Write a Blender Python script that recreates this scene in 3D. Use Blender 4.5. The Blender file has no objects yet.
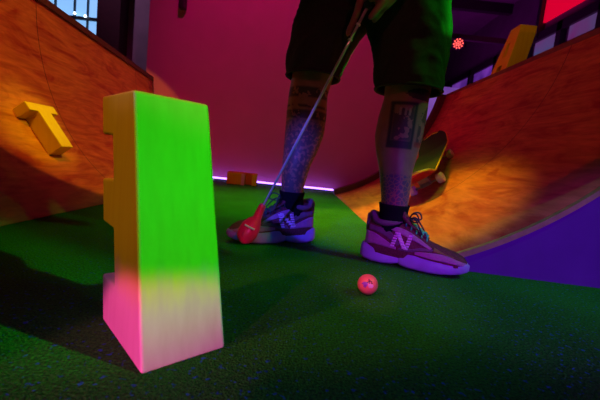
import bpy, bmesh, math, random
from mathutils import Vector, Matrix, noise
random.seed(4)
scene = bpy.context.scene
COL = scene.collection
V = Vector

# ------------------------------------------------------------------ materials
def new_mat(name):
    m = bpy.data.materials.new(name); m.use_nodes = True
    nt = m.node_tree; b = nt.nodes['Principled BSDF']
    return m, nt, b
def N(nt, t, **kw):
    n = nt.nodes.new(t)
    for k, v in kw.items():
        if k in n.inputs.keys(): n.inputs[k].default_value = v
        else: setattr(n, k, v)
    return n
def coords(nt, scale=(1, 1, 1), loc=(0, 0, 0), rot=(0, 0, 0)):
    tc = N(nt, 'ShaderNodeTexCoord'); mp = N(nt, 'ShaderNodeMapping')
    mp.inputs['Scale'].default_value = scale; mp.inputs['Location'].default_value = loc
    mp.inputs['Rotation'].default_value = rot
    nt.links.new(tc.outputs['Object'], mp.inputs['Vector'])
    return mp.outputs['Vector']
def ramp(nt, src, stops):
    r = N(nt, 'ShaderNodeValToRGB'); e = r.color_ramp.elements
    while len(e) < len(stops): e.new(.5)
    for k, (p, c) in enumerate(stops):
        e[k].position = p; e[k].color = (*c, 1) if len(c) == 3 else c
    nt.links.new(src, r.inputs['Fac']); return r.outputs['Color']
def mix(nt, fac, a, b, mode='MIX'):
    n = N(nt, 'ShaderNodeMix', data_type='RGBA', blend_type=mode)
    for s, v in ((n.inputs[0], fac), (n.inputs[6], a), (n.inputs[7], b)):
        if hasattr(v, 'links') or hasattr(v, 'is_linked'): nt.links.new(v, s)
        else: s.default_value = v if not isinstance(v, tuple) else ((*v, 1) if len(v) == 3 else v)
    return n.outputs[2]
def bump(nt, b, src, strength, dist=.01):
    n = N(nt, 'ShaderNodeBump'); n.inputs['Strength'].default_value = strength
    n.inputs['Distance'].default_value = dist
    nt.links.new(src, n.inputs['Height']); nt.links.new(n.outputs['Normal'], b.inputs['Normal'])
def simple(name, col, rough=.5, metal=0, var=.12, scale=30, bmp=.15, sheen=0, spec=.5):
    m, nt, b = new_mat(name)
    v = coords(nt); t = N(nt, 'ShaderNodeTexNoise'); t.inputs['Scale'].default_value = scale; t.inputs['Detail'].default_value = 5
    nt.links.new(v, t.inputs['Vector'])
    lo = tuple(c * (1 - var) for c in col); hi = tuple(min(1, c * (1 + var)) for c in col)
    nt.links.new(ramp(nt, t.outputs['Fac'], [(.3, lo), (.7, hi)]), b.inputs['Base Color'])
    b.inputs['Roughness'].default_value = rough; b.inputs['Metallic'].default_value = metal
    b.inputs['Specular IOR Level'].default_value = spec
    if sheen: b.inputs['Sheen Weight'].default_value = sheen
    if bmp: bump(nt, b, t.outputs['Fac'], bmp, .003)
    return m
def emissive(name, col, s):
    m, nt, b = new_mat(name)
    b.inputs['Base Color'].default_value = (*col, 1); b.inputs['Emission Color'].default_value = (*col, 1)
    b.inputs['Emission Strength'].default_value = s
    return m
def mth(nt, op, a, b=None, c=None):
    n = N(nt, 'ShaderNodeMath', operation=op)
    for k, v in enumerate((a, b, c)):
        if v is None: continue
        if hasattr(v, 'is_linked'): nt.links.new(v, n.inputs[k])
        else: n.inputs[k].default_value = v
    return n.outputs[0]

def turf_mat():
    m, nt, b = new_mat('artificial turf')
    v = coords(nt)
    f = N(nt, 'ShaderNodeTexNoise'); f.inputs['Scale'].default_value = 260; f.inputs['Detail'].default_value = 3
    g = N(nt, 'ShaderNodeTexNoise'); g.inputs['Scale'].default_value = 5; g.inputs['Detail'].default_value = 4
    vo = N(nt, 'ShaderNodeTexVoronoi'); vo.inputs['Scale'].default_value = 330
    for t in (f, g, vo): nt.links.new(v, t.inputs['Vector'])
    c1 = ramp(nt, f.outputs['Fac'], [(.32, (.012, .12, .012)), (.68, (.05, .42, .03))])
    c2 = ramp(nt, g.outputs['Fac'], [(.35, (.75, .75, .75)), (.65, (1, 1, 1))])
    sp_ = N(nt, 'ShaderNodeTexNoise'); sp_.inputs['Scale'].default_value = 120; sp_.inputs['Detail'].default_value = 1
    nt.links.new(v, sp_.inputs['Vector'])
    glint = ramp(nt, sp_.outputs['Fac'], [(.64, (0, 0, 0)), (.72, (1, 1, 1))])
    nt.links.new(mix(nt, glint, mix(nt, 1.0, c1, c2, 'MULTIPLY'), (.03, .16, .50)), b.inputs['Base Color'])  # blue light glints on the fibres, painted into the turf colour
    b.inputs['Roughness'].default_value = .75
    b.inputs['Specular IOR Level'].default_value = .12
    h = mth(nt, 'ADD', f.outputs['Fac'], mth(nt, 'MULTIPLY', vo.outputs['Distance'], .8))
    bump(nt, b, h, .9, .006)
    return m
def wood_mat(name, rot=(0, 0, 0), a=(.72, .27, .08), bcol=(.42, .055, .02)):
    m, nt, b = new_mat(name)
    v = coords(nt, (1.2, 1.2, 5), rot=rot)
    t = N(nt, 'ShaderNodeTexNoise'); t.inputs['Scale'].default_value = 2.2; t.inputs['Detail'].default_value = 8
    t.inputs['Roughness'].default_value = .62; t.inputs['Distortion'].default_value = 1.6
    nt.links.new(v, t.inputs['Vector'])
    v2 = coords(nt, (3, 3, 30), rot=rot)
    f = N(nt, 'ShaderNodeTexNoise'); f.inputs['Scale'].default_value = 3; f.inputs['Detail'].default_value = 6
    nt.links.new(v2, f.inputs['Vector'])
    c1 = ramp(nt, t.outputs['Fac'], [(.34, bcol), (.5, tuple(.3 * x + .7 * y for x, y in zip(bcol, a))), (.62, a)])
    c2 = ramp(nt, f.outputs['Fac'], [(.3, (.72, .66, .6)), (.7, (1, 1, 1))])
    # sheet seams, 1.2 m apart along the ramp
    s = N(nt, 'ShaderNodeSeparateXYZ'); nt.links.new(coords(nt), s.inputs[0])
    fr = mth(nt, 'FRACT', mth(nt, 'MULTIPLY', mth(nt, 'ADD', s.outputs[1], 10.46), 1 / 1.22))
    line = mth(nt, 'LESS_THAN', fr, .004)
    col = mix(nt, 1.0, c1, c2, 'MULTIPLY')
    nt.links.new(mix(nt, mth(nt, 'MULTIPLY', line, .8), col, (.06, .02, .01)), b.inputs['Base Color'])
    b.inputs['Roughness'].default_value = .5
    bump(nt, b, f.outputs['Fac'], .12, .004)
    return m
def block_mat(name, z0=.09, z1=.16, pink=True):
    m, nt, b = new_mat(name)
    v = coords(nt)
    s = N(nt, 'ShaderNodeSeparateXYZ'); nt.links.new(v, s.inputs[0])
    st = N(nt, 'ShaderNodeTexNoise'); st.inputs['Scale'].default_value = 1; st.inputs['Detail'].default_value = 4
    nt.links.new(coords(nt, (70, 70, 5)), st.inputs['Vector'])
    yellow = ramp(nt, st.outputs['Fac'], [(.3, (.82, .58, .006)), (.7, (.88, .66, .010))])
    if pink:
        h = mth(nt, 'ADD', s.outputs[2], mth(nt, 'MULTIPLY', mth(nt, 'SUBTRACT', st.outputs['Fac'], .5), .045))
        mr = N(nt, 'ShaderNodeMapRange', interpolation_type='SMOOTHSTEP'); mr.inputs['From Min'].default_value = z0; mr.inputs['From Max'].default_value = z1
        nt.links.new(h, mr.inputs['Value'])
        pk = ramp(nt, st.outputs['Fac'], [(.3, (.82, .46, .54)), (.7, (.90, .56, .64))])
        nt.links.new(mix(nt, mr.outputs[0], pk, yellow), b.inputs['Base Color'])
    else:
        nt.links.new(yellow, b.inputs['Base Color'])
    b.inputs['Roughness'].default_value = .5
    bump(nt, b, st.outputs['Fac'], .05, .002)
    return m

M = {}
M['turf'] = turf_mat()
M['wood'] = wood_mat('ramp plywood', rot=(.5, .15, .0))
M['wood2'] = wood_mat('ramp plywood fine', rot=(-.6, .1, .2))
M['panel'] = simple('painted side panel', (.17, .03, .32), .55, var=.15, scale=6, bmp=.05)
M['edge'] = simple('dark coping', (.10, .05, .03), .45, var=.2)
M['rimedge'] = simple('plywood edge', (.50, .42, .14), .6, var=.2)
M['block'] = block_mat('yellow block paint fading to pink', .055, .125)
M['blockf'] = block_mat('yellow block paint with pink foot', .0, .02)
M['yellow'] = block_mat('yellow block paint', pink=False)
M['pinkp'] = simple('pale pink paint', (.9, .5, .6), .5)
M['wall'] = simple('smooth partition wall', (.75, .28, .48), .7, var=.03, scale=3, bmp=0)
M['dark'] = simple('dark painted steel', (.025, .02, .03), .5)
M['ceil'] = simple('dark ceiling', (.16, .12, .18), .8, scale=4)
M['black'] = simple('black woven shorts cloth', (.045, .05, .045), .85, scale=120, bmp=.3, sheen=.0, spec=.2)
M['shirt'] = simple('black shirt cloth', (.015, .015, .018), .9, scale=90)
M['sock'] = simple('black ribbed sock', (.008, .008, .012), .95, scale=200, spec=.1)
M['upper'] = simple('burgundy mesh upper', (.16, .025, .05), .8, var=.35, scale=260, bmp=.5)
M['suede'] = simple('mauve suede', (.50, .14, .40), .85, scale=120, sheen=.3, bmp=.3)
M['suede2'] = simple('dull plum suede', (.20, .08, .17), .85, scale=120, bmp=.3)
M['olive'] = simple('brown suede toe', (.30, .16, .06), .85, scale=120, bmp=.3)
M['sole'] = simple('lavender foam sole', (.42, .24, .74), .6, scale=20, bmp=.05)
M['outsole'] = simple('dark rubber', (.03, .02, .05), .7)
M['logo'] = simple('pink logo', (1, .5, .95), .35)
M['lace'] = simple('green-lit laces', (.08, .80, .35), .7, scale=300)  # green light falling on the right shoe's laces, put into their colour
M['laced'] = simple('dark laces', (.03, .04, .07), .7, scale=300)
M['chrome'] = simple('steel shaft', (.95, .95, .97), .22, metal=.45, var=.02, bmp=0)
M['grip'] = simple('rubber grip', (.03, .06, .04), .6)
M['rubber'] = simple('red rubber putter head', (.95, .015, .12), .35, var=.05, bmp=.03)
M['white'] = simple('white paint', (.85, .85, .85), .4, bmp=0)
M['hair'] = simple('dark hair', (.03, .02, .015), .8)
M['griptape'] = simple('dark green grip tape', (.025, .05, .025), .95, scale=400, bmp=.4)
M['ply'] = simple('bare maple stripe', (.55, .40, .22), .5, scale=20)
M['yedge'] = simple('yellow deck edge', (.85, .65, .04), .5)
M['deckred'] = simple('red deck underside', (.45, .03, .04), .4)
M['wheel'] = simple('urethane wheel', (.75, .70, .60), .45)
M['led'] = emissive('purple led strip', (.36, .17, 1.0), 4.6)
M['lampred'] = emissive('red lamp diodes', (1, .10, .08), 2.6)
M['pane'] = emissive('daylit glass', (.22, .46, .85), 1.15)
M['redpane'] = emissive('red lit panel', (.75, .0, .03), .8)

def skin_mat():
    m, nt, b = new_mat('tattooed skin')
    s = N(nt, 'ShaderNodeSeparateXYZ'); nt.links.new(coords(nt), s.inputs[0])
    X, Y, Z = s.outputs
    t = N(nt, 'ShaderNodeTexNoise'); t.inputs['Scale'].default_value = 28; t.inputs['Detail'].default_value = 5
    nt.links.new(coords(nt), t.inputs['Vector'])
    base = ramp(nt, t.outputs['Fac'], [(.3, (.34, .15, .11)), (.7, (.44, .20, .14))])
    def rng(c, a, d, soft=.002):
        lo = N(nt, 'ShaderNodeMapRange'); lo.inputs['From Min'].default_value = a - soft; lo.inputs['From Max'].default_value = a + soft; nt.links.new(c, lo.inputs['Value'])
        hi = N(nt, 'ShaderNodeMapRange'); hi.inputs['From Min'].default_value = d - soft; hi.inputs['From Max'].default_value = d + soft
        hi.inputs['To Min'].default_value = 1; hi.inputs['To Max'].default_value = 0; nt.links.new(c, hi.inputs['Value'])
        return mth(nt, 'MULTIPLY', lo.outputs[0], hi.outputs[0])
    def box(x0, x1, z0, z1, front=1.04, soft=.0025):
        return mth(nt, 'MULTIPLY', mth(nt, 'MULTIPLY', rng(X, x0, x1, soft), rng(Z, z0, z1, soft)), mth(nt, 'LESS_THAN', Y, front))
    fine = N(nt, 'ShaderNodeTexNoise'); fine.inputs['Scale'].default_value = 95; fine.inputs['Detail'].default_value = 3
    nt.links.new(coords(nt), fine.inputs['Vector'])
    mid = N(nt, 'ShaderNodeTexNoise'); mid.inputs['Scale'].default_value = 42; mid.inputs['Detail'].default_value = 3
    nt.links.new(coords(nt), mid.inputs['Vector'])
    cell = N(nt, 'ShaderNodeTexVoronoi', feature='DISTANCE_TO_EDGE'); cell.inputs['Scale'].default_value = 85
    nt.links.new(coords(nt), cell.inputs['Vector'])
    ink = (.018, .022, .035)
    col = base
    # card on the shin: dark frame and blotched letters inside
    frame = mth(nt, 'SUBTRACT', box(.222, .292, .330, .456), box(.231, .283, .352, .447))
    col = mix(nt, mth(nt, 'MULTIPLY', frame, .93), col, ink)
    inner = mth(nt, 'MULTIPLY', box(.231, .283, .352, .447), mth(nt, 'GREATER_THAN', mid.outputs['Fac'], .47))
    col = mix(nt, mth(nt, 'MULTIPLY', inner, .8), col, ink)
    for x0 in (.243, .257, .268):     # strokes of the letters
        col = mix(nt, mth(nt, 'MULTIPLY', box(x0, x0 + .006, .42, .44, soft=.001), .8), col, (.5, .36, .28))
    # figure next to the card
    fig = mth(nt, 'MULTIPLY', box(.302, .330, .345, .452), mth(nt, 'GREATER_THAN', mid.outputs['Fac'], .5))
    col = mix(nt, mth(nt, 'MULTIPLY', fig, .75), col, ink)
    col = mix(nt, mth(nt, 'MULTIPLY', box(.296, .332, .338, .352), .75), col, (.35, .03, .03))
    # dark winged shape under the knee
    wx = mth(nt, 'DIVIDE', mth(nt, 'SUBTRACT', X, .305), .048); wz = mth(nt, 'DIVIDE', mth(nt, 'SUBTRACT', Z, .478), .014)
    wing = mth(nt, 'MULTIPLY', mth(nt, 'LESS_THAN', mth(nt, 'ADD', mth(nt, 'MULTIPLY', wx, wx), mth(nt, 'MULTIPLY', wz, wz)), mth(nt, 'ADD', fine.outputs['Fac'], .6)), mth(nt, 'LESS_THAN', Y, 1.05))
    col = mix(nt, mth(nt, 'MULTIPLY', wing, .85), col, ink)
    # honeycomb band above the right-hand ankle
    legs = mth(nt, 'GREATER_THAN', X, .12)
    hc = mth(nt, 'MULTIPLY', mth(nt, 'MULTIPLY', rng(Z, .14, .258, .004), legs), mth(nt, 'GREATER_THAN', cell.outputs['Distance'], .09))
    col = mix(nt, mth(nt, 'MULTIPLY', hc, .72), col, (.05, .06, .13))
    # bands and scale work over the other shin
    legl = mth(nt, 'LESS_THAN', X, .12)
    for z0, z1 in ((.462, .492), (.432, .440), (.398, .424)):
        bd = mth(nt, 'MULTIPLY', mth(nt, 'MULTIPLY', rng(Z, z0, z1, .003), legl), mth(nt, 'GREATER_THAN', mid.outputs['Fac'], .42))
        col = mix(nt, mth(nt, 'MULTIPLY', bd, .85), col, ink)
    sc_ = mth(nt, 'MULTIPLY', mth(nt, 'MULTIPLY', rng(Z, .12, .395, .01), legl), mth(nt, 'GREATER_THAN', fine.outputs['Fac'], .47))
    col = mix(nt, mth(nt, 'MULTIPLY', sc_, .72), col, (.03, .05, .08))
    nt.links.new(col, b.inputs['Base Color'])
    b.inputs['Roughness'].default_value = .5
    bump(nt, b, fine.outputs['Fac'], .12, .002)
    return m
M['skin'] = skin_mat()

# ------------------------------------------------------------------ mesh helpers
def link(name, me, mat=None, parent=None, smooth=False):
    o = bpy.data.objects.new(name, me); COL.objects.link(o)
    if mat: me.materials.append(mat)
    if parent: o.parent = parent
    if smooth:
        for p in me.polygons: p.use_smooth = True
    return o
def mk(name, bm, mat, parent=None, smooth=False, bevel=0, seg=2):
    bmesh.ops.recalc_face_normals(bm, faces=bm.faces)
    me = bpy.data.meshes.new(name); bm.to_mesh(me); bm.free()
    o = link(name, me, mat, parent, smooth)
    if bevel:
        md = o.modifiers.new('bevel', 'BEVEL'); md.width = bevel; md.segments = seg; md.limit_method = 'ANGLE'; md.angle_limit = .6
        md.harden_normals = False
    return o
def tag(o, label=None, cat=None, group=None, kind=None):
    for k, v in (('label', label), ('category', cat), ('group', group), ('kind', kind)):
        if v: o[k] = v
    return o
def empty(name, loc=(0, 0, 0), rz=0):
    o = bpy.data.objects.new(name, None); COL.objects.link(o); o.location = loc; o.rotation_euler.z = rz
    o.empty_display_size = .05
    return o
def box(bm, a, b):
    r = bmesh.ops.create_cube(bm, size=1)
    a = V(a); b = V(b)
    for v in r['verts']:
        v.co = V(((v.co.x + .5) * (b.x - a.x) + a.x, (v.co.y + .5) * (b.y - a.y) + a.y, (v.co.z + .5) * (b.z - a.z) + a.z))
    return r['verts']
def boxo(name, a, b, mat, parent=None, bevel=0):
    bm = bmesh.new(); box(bm, a, b); return mk(name, bm, mat, parent, bevel=bevel)
def prism(bm, pts, ext):
    """pts: 3d polygon, ext: extrusion vector"""
    ext = V(ext)
    a = [bm.verts.new(p) for p in pts]; b = [bm.verts.new(V(p) + ext) for p in pts]
    n = len(pts)
    bm.faces.new(a); bm.faces.new(b[::-1])
    for i in range(n): bm.faces.new((a[i], b[i], b[(i + 1) % n], a[(i + 1) % n]))
def loft(bm, rings, cap0=True, cap1=True, closed=True):
    R = [[bm.verts.new(p) for p in r] for r in rings]
    n = len(rings[0])
    for a, b in zip(R, R[1:]):
        for i in range(n if closed else n - 1):
            bm.faces.new((a[i], a[(i + 1) % n], b[(i + 1) % n], b[i]))
    if cap0: bm.faces.new(R[0][::-1])
    if cap1: bm.faces.new(R[-1])
    return R
def frame_rings(pts, rad, n=12):
    """rings along a 3d path; rad: number or list of (r1, r2) or r"""
    pts = [V(p) for p in pts]; out = []
    up = V((0, 0, 1)) if abs((pts[-1] - pts[0]).normalized().z) < .9 else V((0, 1, 0))
    for i, p in enumerate(pts):
        t = (pts[min(i + 1, len(pts) - 1)] - pts[max(i - 1, 0)]).normalized()
        u = t.cross(up); u = u.normalized() if u.length > 1e-5 else V((1, 0, 0)); w = u.cross(t).normalized(); up = w
        r = rad[i] if isinstance(rad, (list, tuple)) else rad
        r1, r2 = r if isinstance(r, (list, tuple)) else (r, r)
        out.append([p + u * r1 * math.cos(2 * math.pi * k / n) + w * r2 * math.sin(2 * math.pi * k / n) for k in range(n)])
    return out
def tube(bm, pts, rad, n=12, dome=False):
    pts = [V(p) for p in pts]
    if dome:
        rr = list(rad) if isinstance(rad, (list, tuple)) else [rad] * len(pts)
        d0 = (pts[0] - pts[1]).normalized(); d1 = (pts[-1] - pts[-2]).normalized()
        g = lambda r, f: (r[0] * f, r[1] * f) if isinstance(r, tuple) else r * f
        m_ = lambda r: min(r) if isinstance(r, tuple) else r
        a = [(pts[0] + d0 * m_(rr[0]) * .95, g(rr[0], .3)), (pts[0] + d0 * m_(rr[0]) * .6, g(rr[0], .8))]
        b = [(pts[-1] + d1 * m_(rr[-1]) * .6, g(rr[-1], .8)), (pts[-1] + d1 * m_(rr[-1]) * .95, g(rr[-1], .3))]
        pts = [x[0] for x in a] + pts + [x[0] for x in b]; rad = [x[1] for x in a] + rr + [x[1] for x in b]
    loft(bm, frame_rings(pts, rad, n))
def smooth_path(pts, k=6):
    pts = [V(p) for p in pts]; out = []
    P = [pts[0]] + pts + [pts[-1]]
    for i in range(1, len(P) - 2):
        a, b, c, d = P[i - 1:i + 3]
        for j in range(k):
            t = j / k
            out.append(.5 * ((2 * b) + (-a + c) * t + (2 * a - 5 * b + 4 * c - d) * t * t + (-a + 3 * b - 3 * c + d) * t ** 3))
    out.append(pts[-1]); return out
def interp(tab, x):
    if x <= tab[0][0]: return tab[0][1]
    for (a, va), (b, vb) in zip(tab, tab[1:]):
        if x <= b:
            t = (x - a) / (b - a); t = t * t * (3 - 2 * t) * .5 + t * .5
            return va + (vb - va) * t
    return tab[-1][1]
def uvsphere(bm, c, r, seg=24, rings=14):
    res = bmesh.ops.create_uvsphere(bm, u_segments=seg, v_segments=rings, radius=1)
    r = V(r) if isinstance(r, (tuple, list)) else V((r, r, r))
    for v in res['verts']: v.co = V((v.co.x * r.x, v.co.y * r.y, v.co.z * r.z)) + V(c)
    return res['verts']

# ------------------------------------------------------------------ camera
PHI = math.radians(6.0); PIT = math.radians(6.3)
fw = V((0, math.cos(PIT), -math.sin(PIT))); h = V((1, 0, 0)); vv = h.cross(fw)
cr = math.cos(PHI) * h + math.sin(PHI) * vv; cu = -math.sin(PHI) * h + math.cos(PHI) * vv
cd = bpy.data.cameras.new('camera'); cam = bpy.data.objects.new('camera', cd); COL.objects.link(cam)
mw = Matrix((cr, cu, -fw)).transposed().to_4x4(); mw.translation = V((0, 0, .27)); cam.matrix_world = mw
cd.sensor_width = 36; cd.lens = 21.6; cd.clip_start = .02
cd.dof.use_dof = True; cd.dof.focus_distance = .95; cd.dof.aperture_fstop = 8.0
scene.camera = cam

# ------------------------------------------------------------------ setting
def structure(o): o['kind'] = 'structure'; return o
structure(boxo('floor', (-4.2, -1.6, -.06), (4.4, 12.2, 0), M['turf']))
structure(boxo('wall_back', (-1.56, 3.47, 0), (.80, 3.57, 3.3), M['wall']))
structure(boxo('ceiling', (-4.2, -1.6, 3.3), (4.4, 12.2, 3.4), M['ceil']))
structure(boxo('wall_right', (3.3, -1.6, 0), (3.4, 12.2, 3.3), M['ceil']))
structure(boxo('wall_far', (.8, 12.1, 0), (3.3, 12.2, 3.3), M['ceil']))
# outer wall on the left, with its window
M['paint'] = simple('pale wall paint', (.42, .36, .40), .8, scale=5)
structure(boxo('wall_left', (-4.2, 4.30, 0), (-1.56, 4.40, 3.3), M['paint']))
structure(boxo('trim_1', (-2.43, 4.12, 0), (-2.17, 4.30, 3.3), simple('dark red post paint', (.07, .012, .02), .6), bevel=.005))
w = structure(boxo('window_1', (-3.60, 4.27, 1.25), (-2.44, 4.295, 2.6), M['pane']))
bm = bmesh.new()
for x in (-3.60, -3.30, -2.98, -2.76, -2.61, -2.45): box(bm, (x - .006, 4.24, 1.25), (x + .006, 4.27, 2.6))
for z, t in ((1.27, .02), (1.60, .016), (2.2, .02), (2.58, .02)): box(bm, (-3.6, 4.235, z - t), (-2.44, 4.268, z + t))
f = mk('window_frame', bm, M['dark'], w)
bm = bmesh.new()
for x, z in ((-2.93, 1.64), (-2.74, 1.64), (-2.62, 1.62)): uvsphere(bm, (x, 4.225, z), .014, 10, 8)
mk('window_light', bm, emissive('white point', (.6, .8, 1), 6), w)

# ------------------------------------------------------------------ ramps
def strip_grid(bm, fn, nu, nv, u0=0, u1=1, v0=0, v1=1):
    P = [[bm.verts.new(fn(u0 + (u1 - u0) * i / nu, v0 + (v1 - v0) * j / nv)) for j in range(nv + 1)] for i in range(nu + 1)]
    for i in range(nu):
        for j in range(nv): bm.faces.new((P[i][j], P[i + 1][j], P[i + 1][j + 1], P[i][j + 1]))
    return P
def solid_grid(bm, fn, off, nu, nv, **kw):
    """closed slab: surface fn and a second one at fn+off(u)"""
    A = strip_grid(bm, fn, nu, nv, **kw)
    B = strip_grid(bm, lambda u, v: V(fn(u, v)) + V(off(u, v)), nu, nv, **kw)
    for i in range(nu):
        for j in (0, nv): bm.faces.new((A[i][j], A[i + 1][j], B[i + 1][j], B[i][j]))
    for j in range(nv):
        for i in (0, nu): bm.faces.new((A[i][j], A[i][j + 1], B[i][j + 1], B[i][j]))
# right ramp -------------------------------------------------------
RR = 1.25; T0 = math.radians(18); ZT = .95
def rbase(y): return .345 - .02 * (y - 1)
WR = .846
def rz(d):
    s = min(1, math.sin(T0) + d / RR * (.840 / WR)); return RR * (math.cos(T0) - math.sqrt(max(0, 1 - s * s)))
def rpt(u, y):
    """u 0..1 by angle"""
    th_end = math.acos(math.cos(T0) - ZT / RR)
    th = T0 + (th_end - T0) * u
    d = RR * (math.sin(th) - math.sin(T0)) * (WR / .840)
    return V((rbase(y) + d, y, RR * (math.cos(T0) - math.cos(th))))
def nearY(x): return 1.035 - .10 * (x - .4)
FARY = 3.16
def rfn(u, v):
    p = rpt(u, 1.0); y0 = nearY(p.x); y = y0 + (FARY - y0) * v
    q = rpt(u, y); return q
right = empty('skate_ramp', (0, 0, 0))
tag(right, 'curved plywood quarter pipe ramp on the right with a purple side panel', 'ramp')
bm = bmesh.new(); solid_grid(bm, rfn, lambda u, v: (.0, 0, -.0001) if u < .01 else (.02 * u, 0, -.018 * (1 - u)), 36, 12)
mk('riding_surface', bm, M['wood'], right, smooth=False)
for p in right.children[0].data.polygons: p.use_smooth = True
# side panel on the near end
bm = bmesh.new(); top = [rfn(i / 36, 0) for i in range(37)]
pts = [V((p.x, p.y + .004, max(0.0, p.z - .006))) for p in top] + [V((1.95, nearY(1.95) + .004, ZT - .006)), V((1.95, nearY(1.95) + .004, 0))]
prism(bm, pts, (0, .018, 0)); mk('side_panel', bm, M['panel'], right)
# edge band of the near end (plywood edge)
bm = bmesh.new()
loft(bm, [[V((p.x, p.y - .004, p.z + .002)), V((p.x, p.y + .012, p.z + .002)), V((p.x + .014 * i / 36, p.y + .012, max(-.01, p.z - .016 + .01 * i / 36))), V((p.x + .014 * i / 36, p.y - .004, max(-.01, p.z - .016 + .01 * i / 36)))] for i, p in enumerate(top)])
mk('edge_band', bm, M['rimedge'], right)
# far rim, standing proud of the surface
bm = bmesh.new(); rings = []
for i in range(33):
    p = rpt(i / 32, FARY); q = rpt(min(1, i / 32 + .01), FARY) - rpt(i / 32 - .01, FARY); q.normalize(); n = V((-q.z, 0, q.x))
    if i == 32: n = V((-1, 0, 0))
    rings.append([p + n * .045, p + n * .045 + V((0, .09, 0)), p - n * .02 + V((0, .09, 0)), p - n * .02])
loft(bm, rings); mk('far_rim', bm, M['edge'], right)
# platform and coping
bm = bmesh.new(); xa = rpt(1, nearY(1.2)).x; xb = rpt(1, FARY).x
prism(bm, [V((xa + .02, nearY(1.2), ZT - .02)), V((1.95, nearY(1.95), ZT - .02)), V((1.95, FARY + .09, ZT - .02)), V((xb + .02, FARY + .09, ZT - .02))], (0, 0, .018))
mk('platform', bm, M['edge'], right)
bm = bmesh.new()
prism(bm, [V((xa - .006, nearY(1.2), ZT - .03)), V((xa + .05, nearY(1.2), ZT - .03)), V((xb + .05, FARY + .09, ZT - .03)), V((xb - .006, FARY + .09, ZT - .03))], (0, 0, .034))
mk('coping', bm, simple('worn brown coping', (.22, .10, .05), .4), right, bevel=.004)
bm = bmesh.new(); box(bm, (1.93, .9, 0), (1.95, FARY + .09, ZT - .02)); box(bm, (1.17, FARY + .05, 0), (1.95, FARY + .08, ZT - .02))
mk('back_panel', bm, M['edge'], right)
# left ramp --------------------------------------------------------
ZL = .86; LB = -.82
def ltop(y): return -1.31 - .089 * (min(max(y, 1.7), 3.4) - 1.75)
TL = math.radians(20)
def zlt(y): return .888 - .018 * (min(max(y, 1.7), 3.4) - 1.75)
def lpt(u, y):
    a = TL + u * (math.pi / 2 - TL)
    return V((LB + (ltop(y) - LB) * (math.sin(a) - math.sin(TL)) / (1 - math.sin(TL)), y, .004 + zlt(y) * (1 - math.cos(a) / math.cos(TL))))
left = empty('skate_ramp', (0, 0, 0))
tag(left, 'curved plywood quarter pipe ramp on the left with a dark top edge', 'ramp')
LY0, LY1 = -.4, 3.38
bm = bmesh.new(); solid_grid(bm, lambda u, v: lpt(u, LY0 + (LY1 - LY0) * v), lambda u, v: (-.02 * u, 0, -.003 - .015 * (1 - u) * min(1, u * 8)), 32, 24)
mk('riding_surface', bm, M['wood2'], left, smooth=True)
bm = bmesh.new()
loft(bm, [[V((ltop(y) + .008, y, zlt(y) - .012)), V((ltop(y) + .008, y, zlt(y) + .02)), V((ltop(y) - .05, y, zlt(y) + .02)), V((ltop(y) - .05, y, zlt(y) - .012))] for y in [LY0 + (LY1 - LY0) * k / 24 for k in range(25)]])
mk('coping', bm, M['edge'], left)
bm = bmesh.new()
loft(bm, [[V((-1.9, y, zlt(y) - .012)), V((-1.9, y, zlt(y) + .004)), V((ltop(y) - .04, y, zlt(y) + .004)), V((ltop(y) - .04, y, zlt(y) - .012))] for y in [LY0 + (LY1 - LY0) * k / 24 for k in range(25)]])
mk('platform', bm, M['edge'], left)
for nm, y, t in (('side_panel', LY1, .02), ('side_panel', LY0 - .02, .02)):
    bm = bmesh.new(); pts = [V((lpt(i / 24, y).x, y, lpt(i / 24, y).z)) for i in range(25)] + [V((-1.9, y, zlt(y))), V((-1.9, y, 0))]
    prism(bm, pts, (0, t, 0)); mk(nm, bm, M['edge'], left)

# ------------------------------------------------------------------ letter blocks
# large E in the foreground, seen from its spine
e = V((-.681, .732, 0)).normalized(); d = V((.717, .697, 0)).normalized(); P1 = V((-.165, .401, 0))
prof = [(0, 0), (.080, .335), (.223, .335), (.213, .278), (.162, .277), (.147, .217), (.202, .212), (.189, .148), (.136, .147), (.119, .070), (.180, .069), (.168, 0)]
eb = empty('letter_block', P1)
tag(eb, 'tall yellow letter E block fading to pink at its foot, nearest thing on the turf', 'letter block', 'yellow letter blocks')
bm = bmesh.new(); prism(bm, [e * (x - .004) + V((0, 0, z)) for x, z in prof], d * .110)
for v_ in bm.verts:
    k_ = v_.co.dot(d)
    v_.co -= d * ((.003 if k_ < .05 else .011 * v_.co.z / .335 - .002))
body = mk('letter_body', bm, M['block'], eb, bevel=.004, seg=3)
eb.children[0].parent = None; bpy.data.objects.remove(eb)
body.name = 'letter_block'; body.location = P1
tag(body, 'tall yellow letter E block fading to pink at its foot, nearest thing on the turf', 'letter block')

# T lying on the left ramp
Yc = 1.434
nn = V((.80, 0, .60)); tg = V((-.60, 0, .80))
T = [(.152, .013), (.152, .179), (.113, .179), (.113, .134), (-.055, .134), (-.055, .060), (.113, .060), (.113, .013)]
bm = bmesh.new(); prism(bm, [tg * s + V((0, y, 0)) + nn * .001 for s, y in T], nn * .069)
tb = mk('letter_block', bm, M['yellow'], bevel=.003); tb.location = (-1.091, 1.434, .225)
tag(tb, 'yellow letter T block lying tilted on the left wooden ramp', 'letter block')

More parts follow.
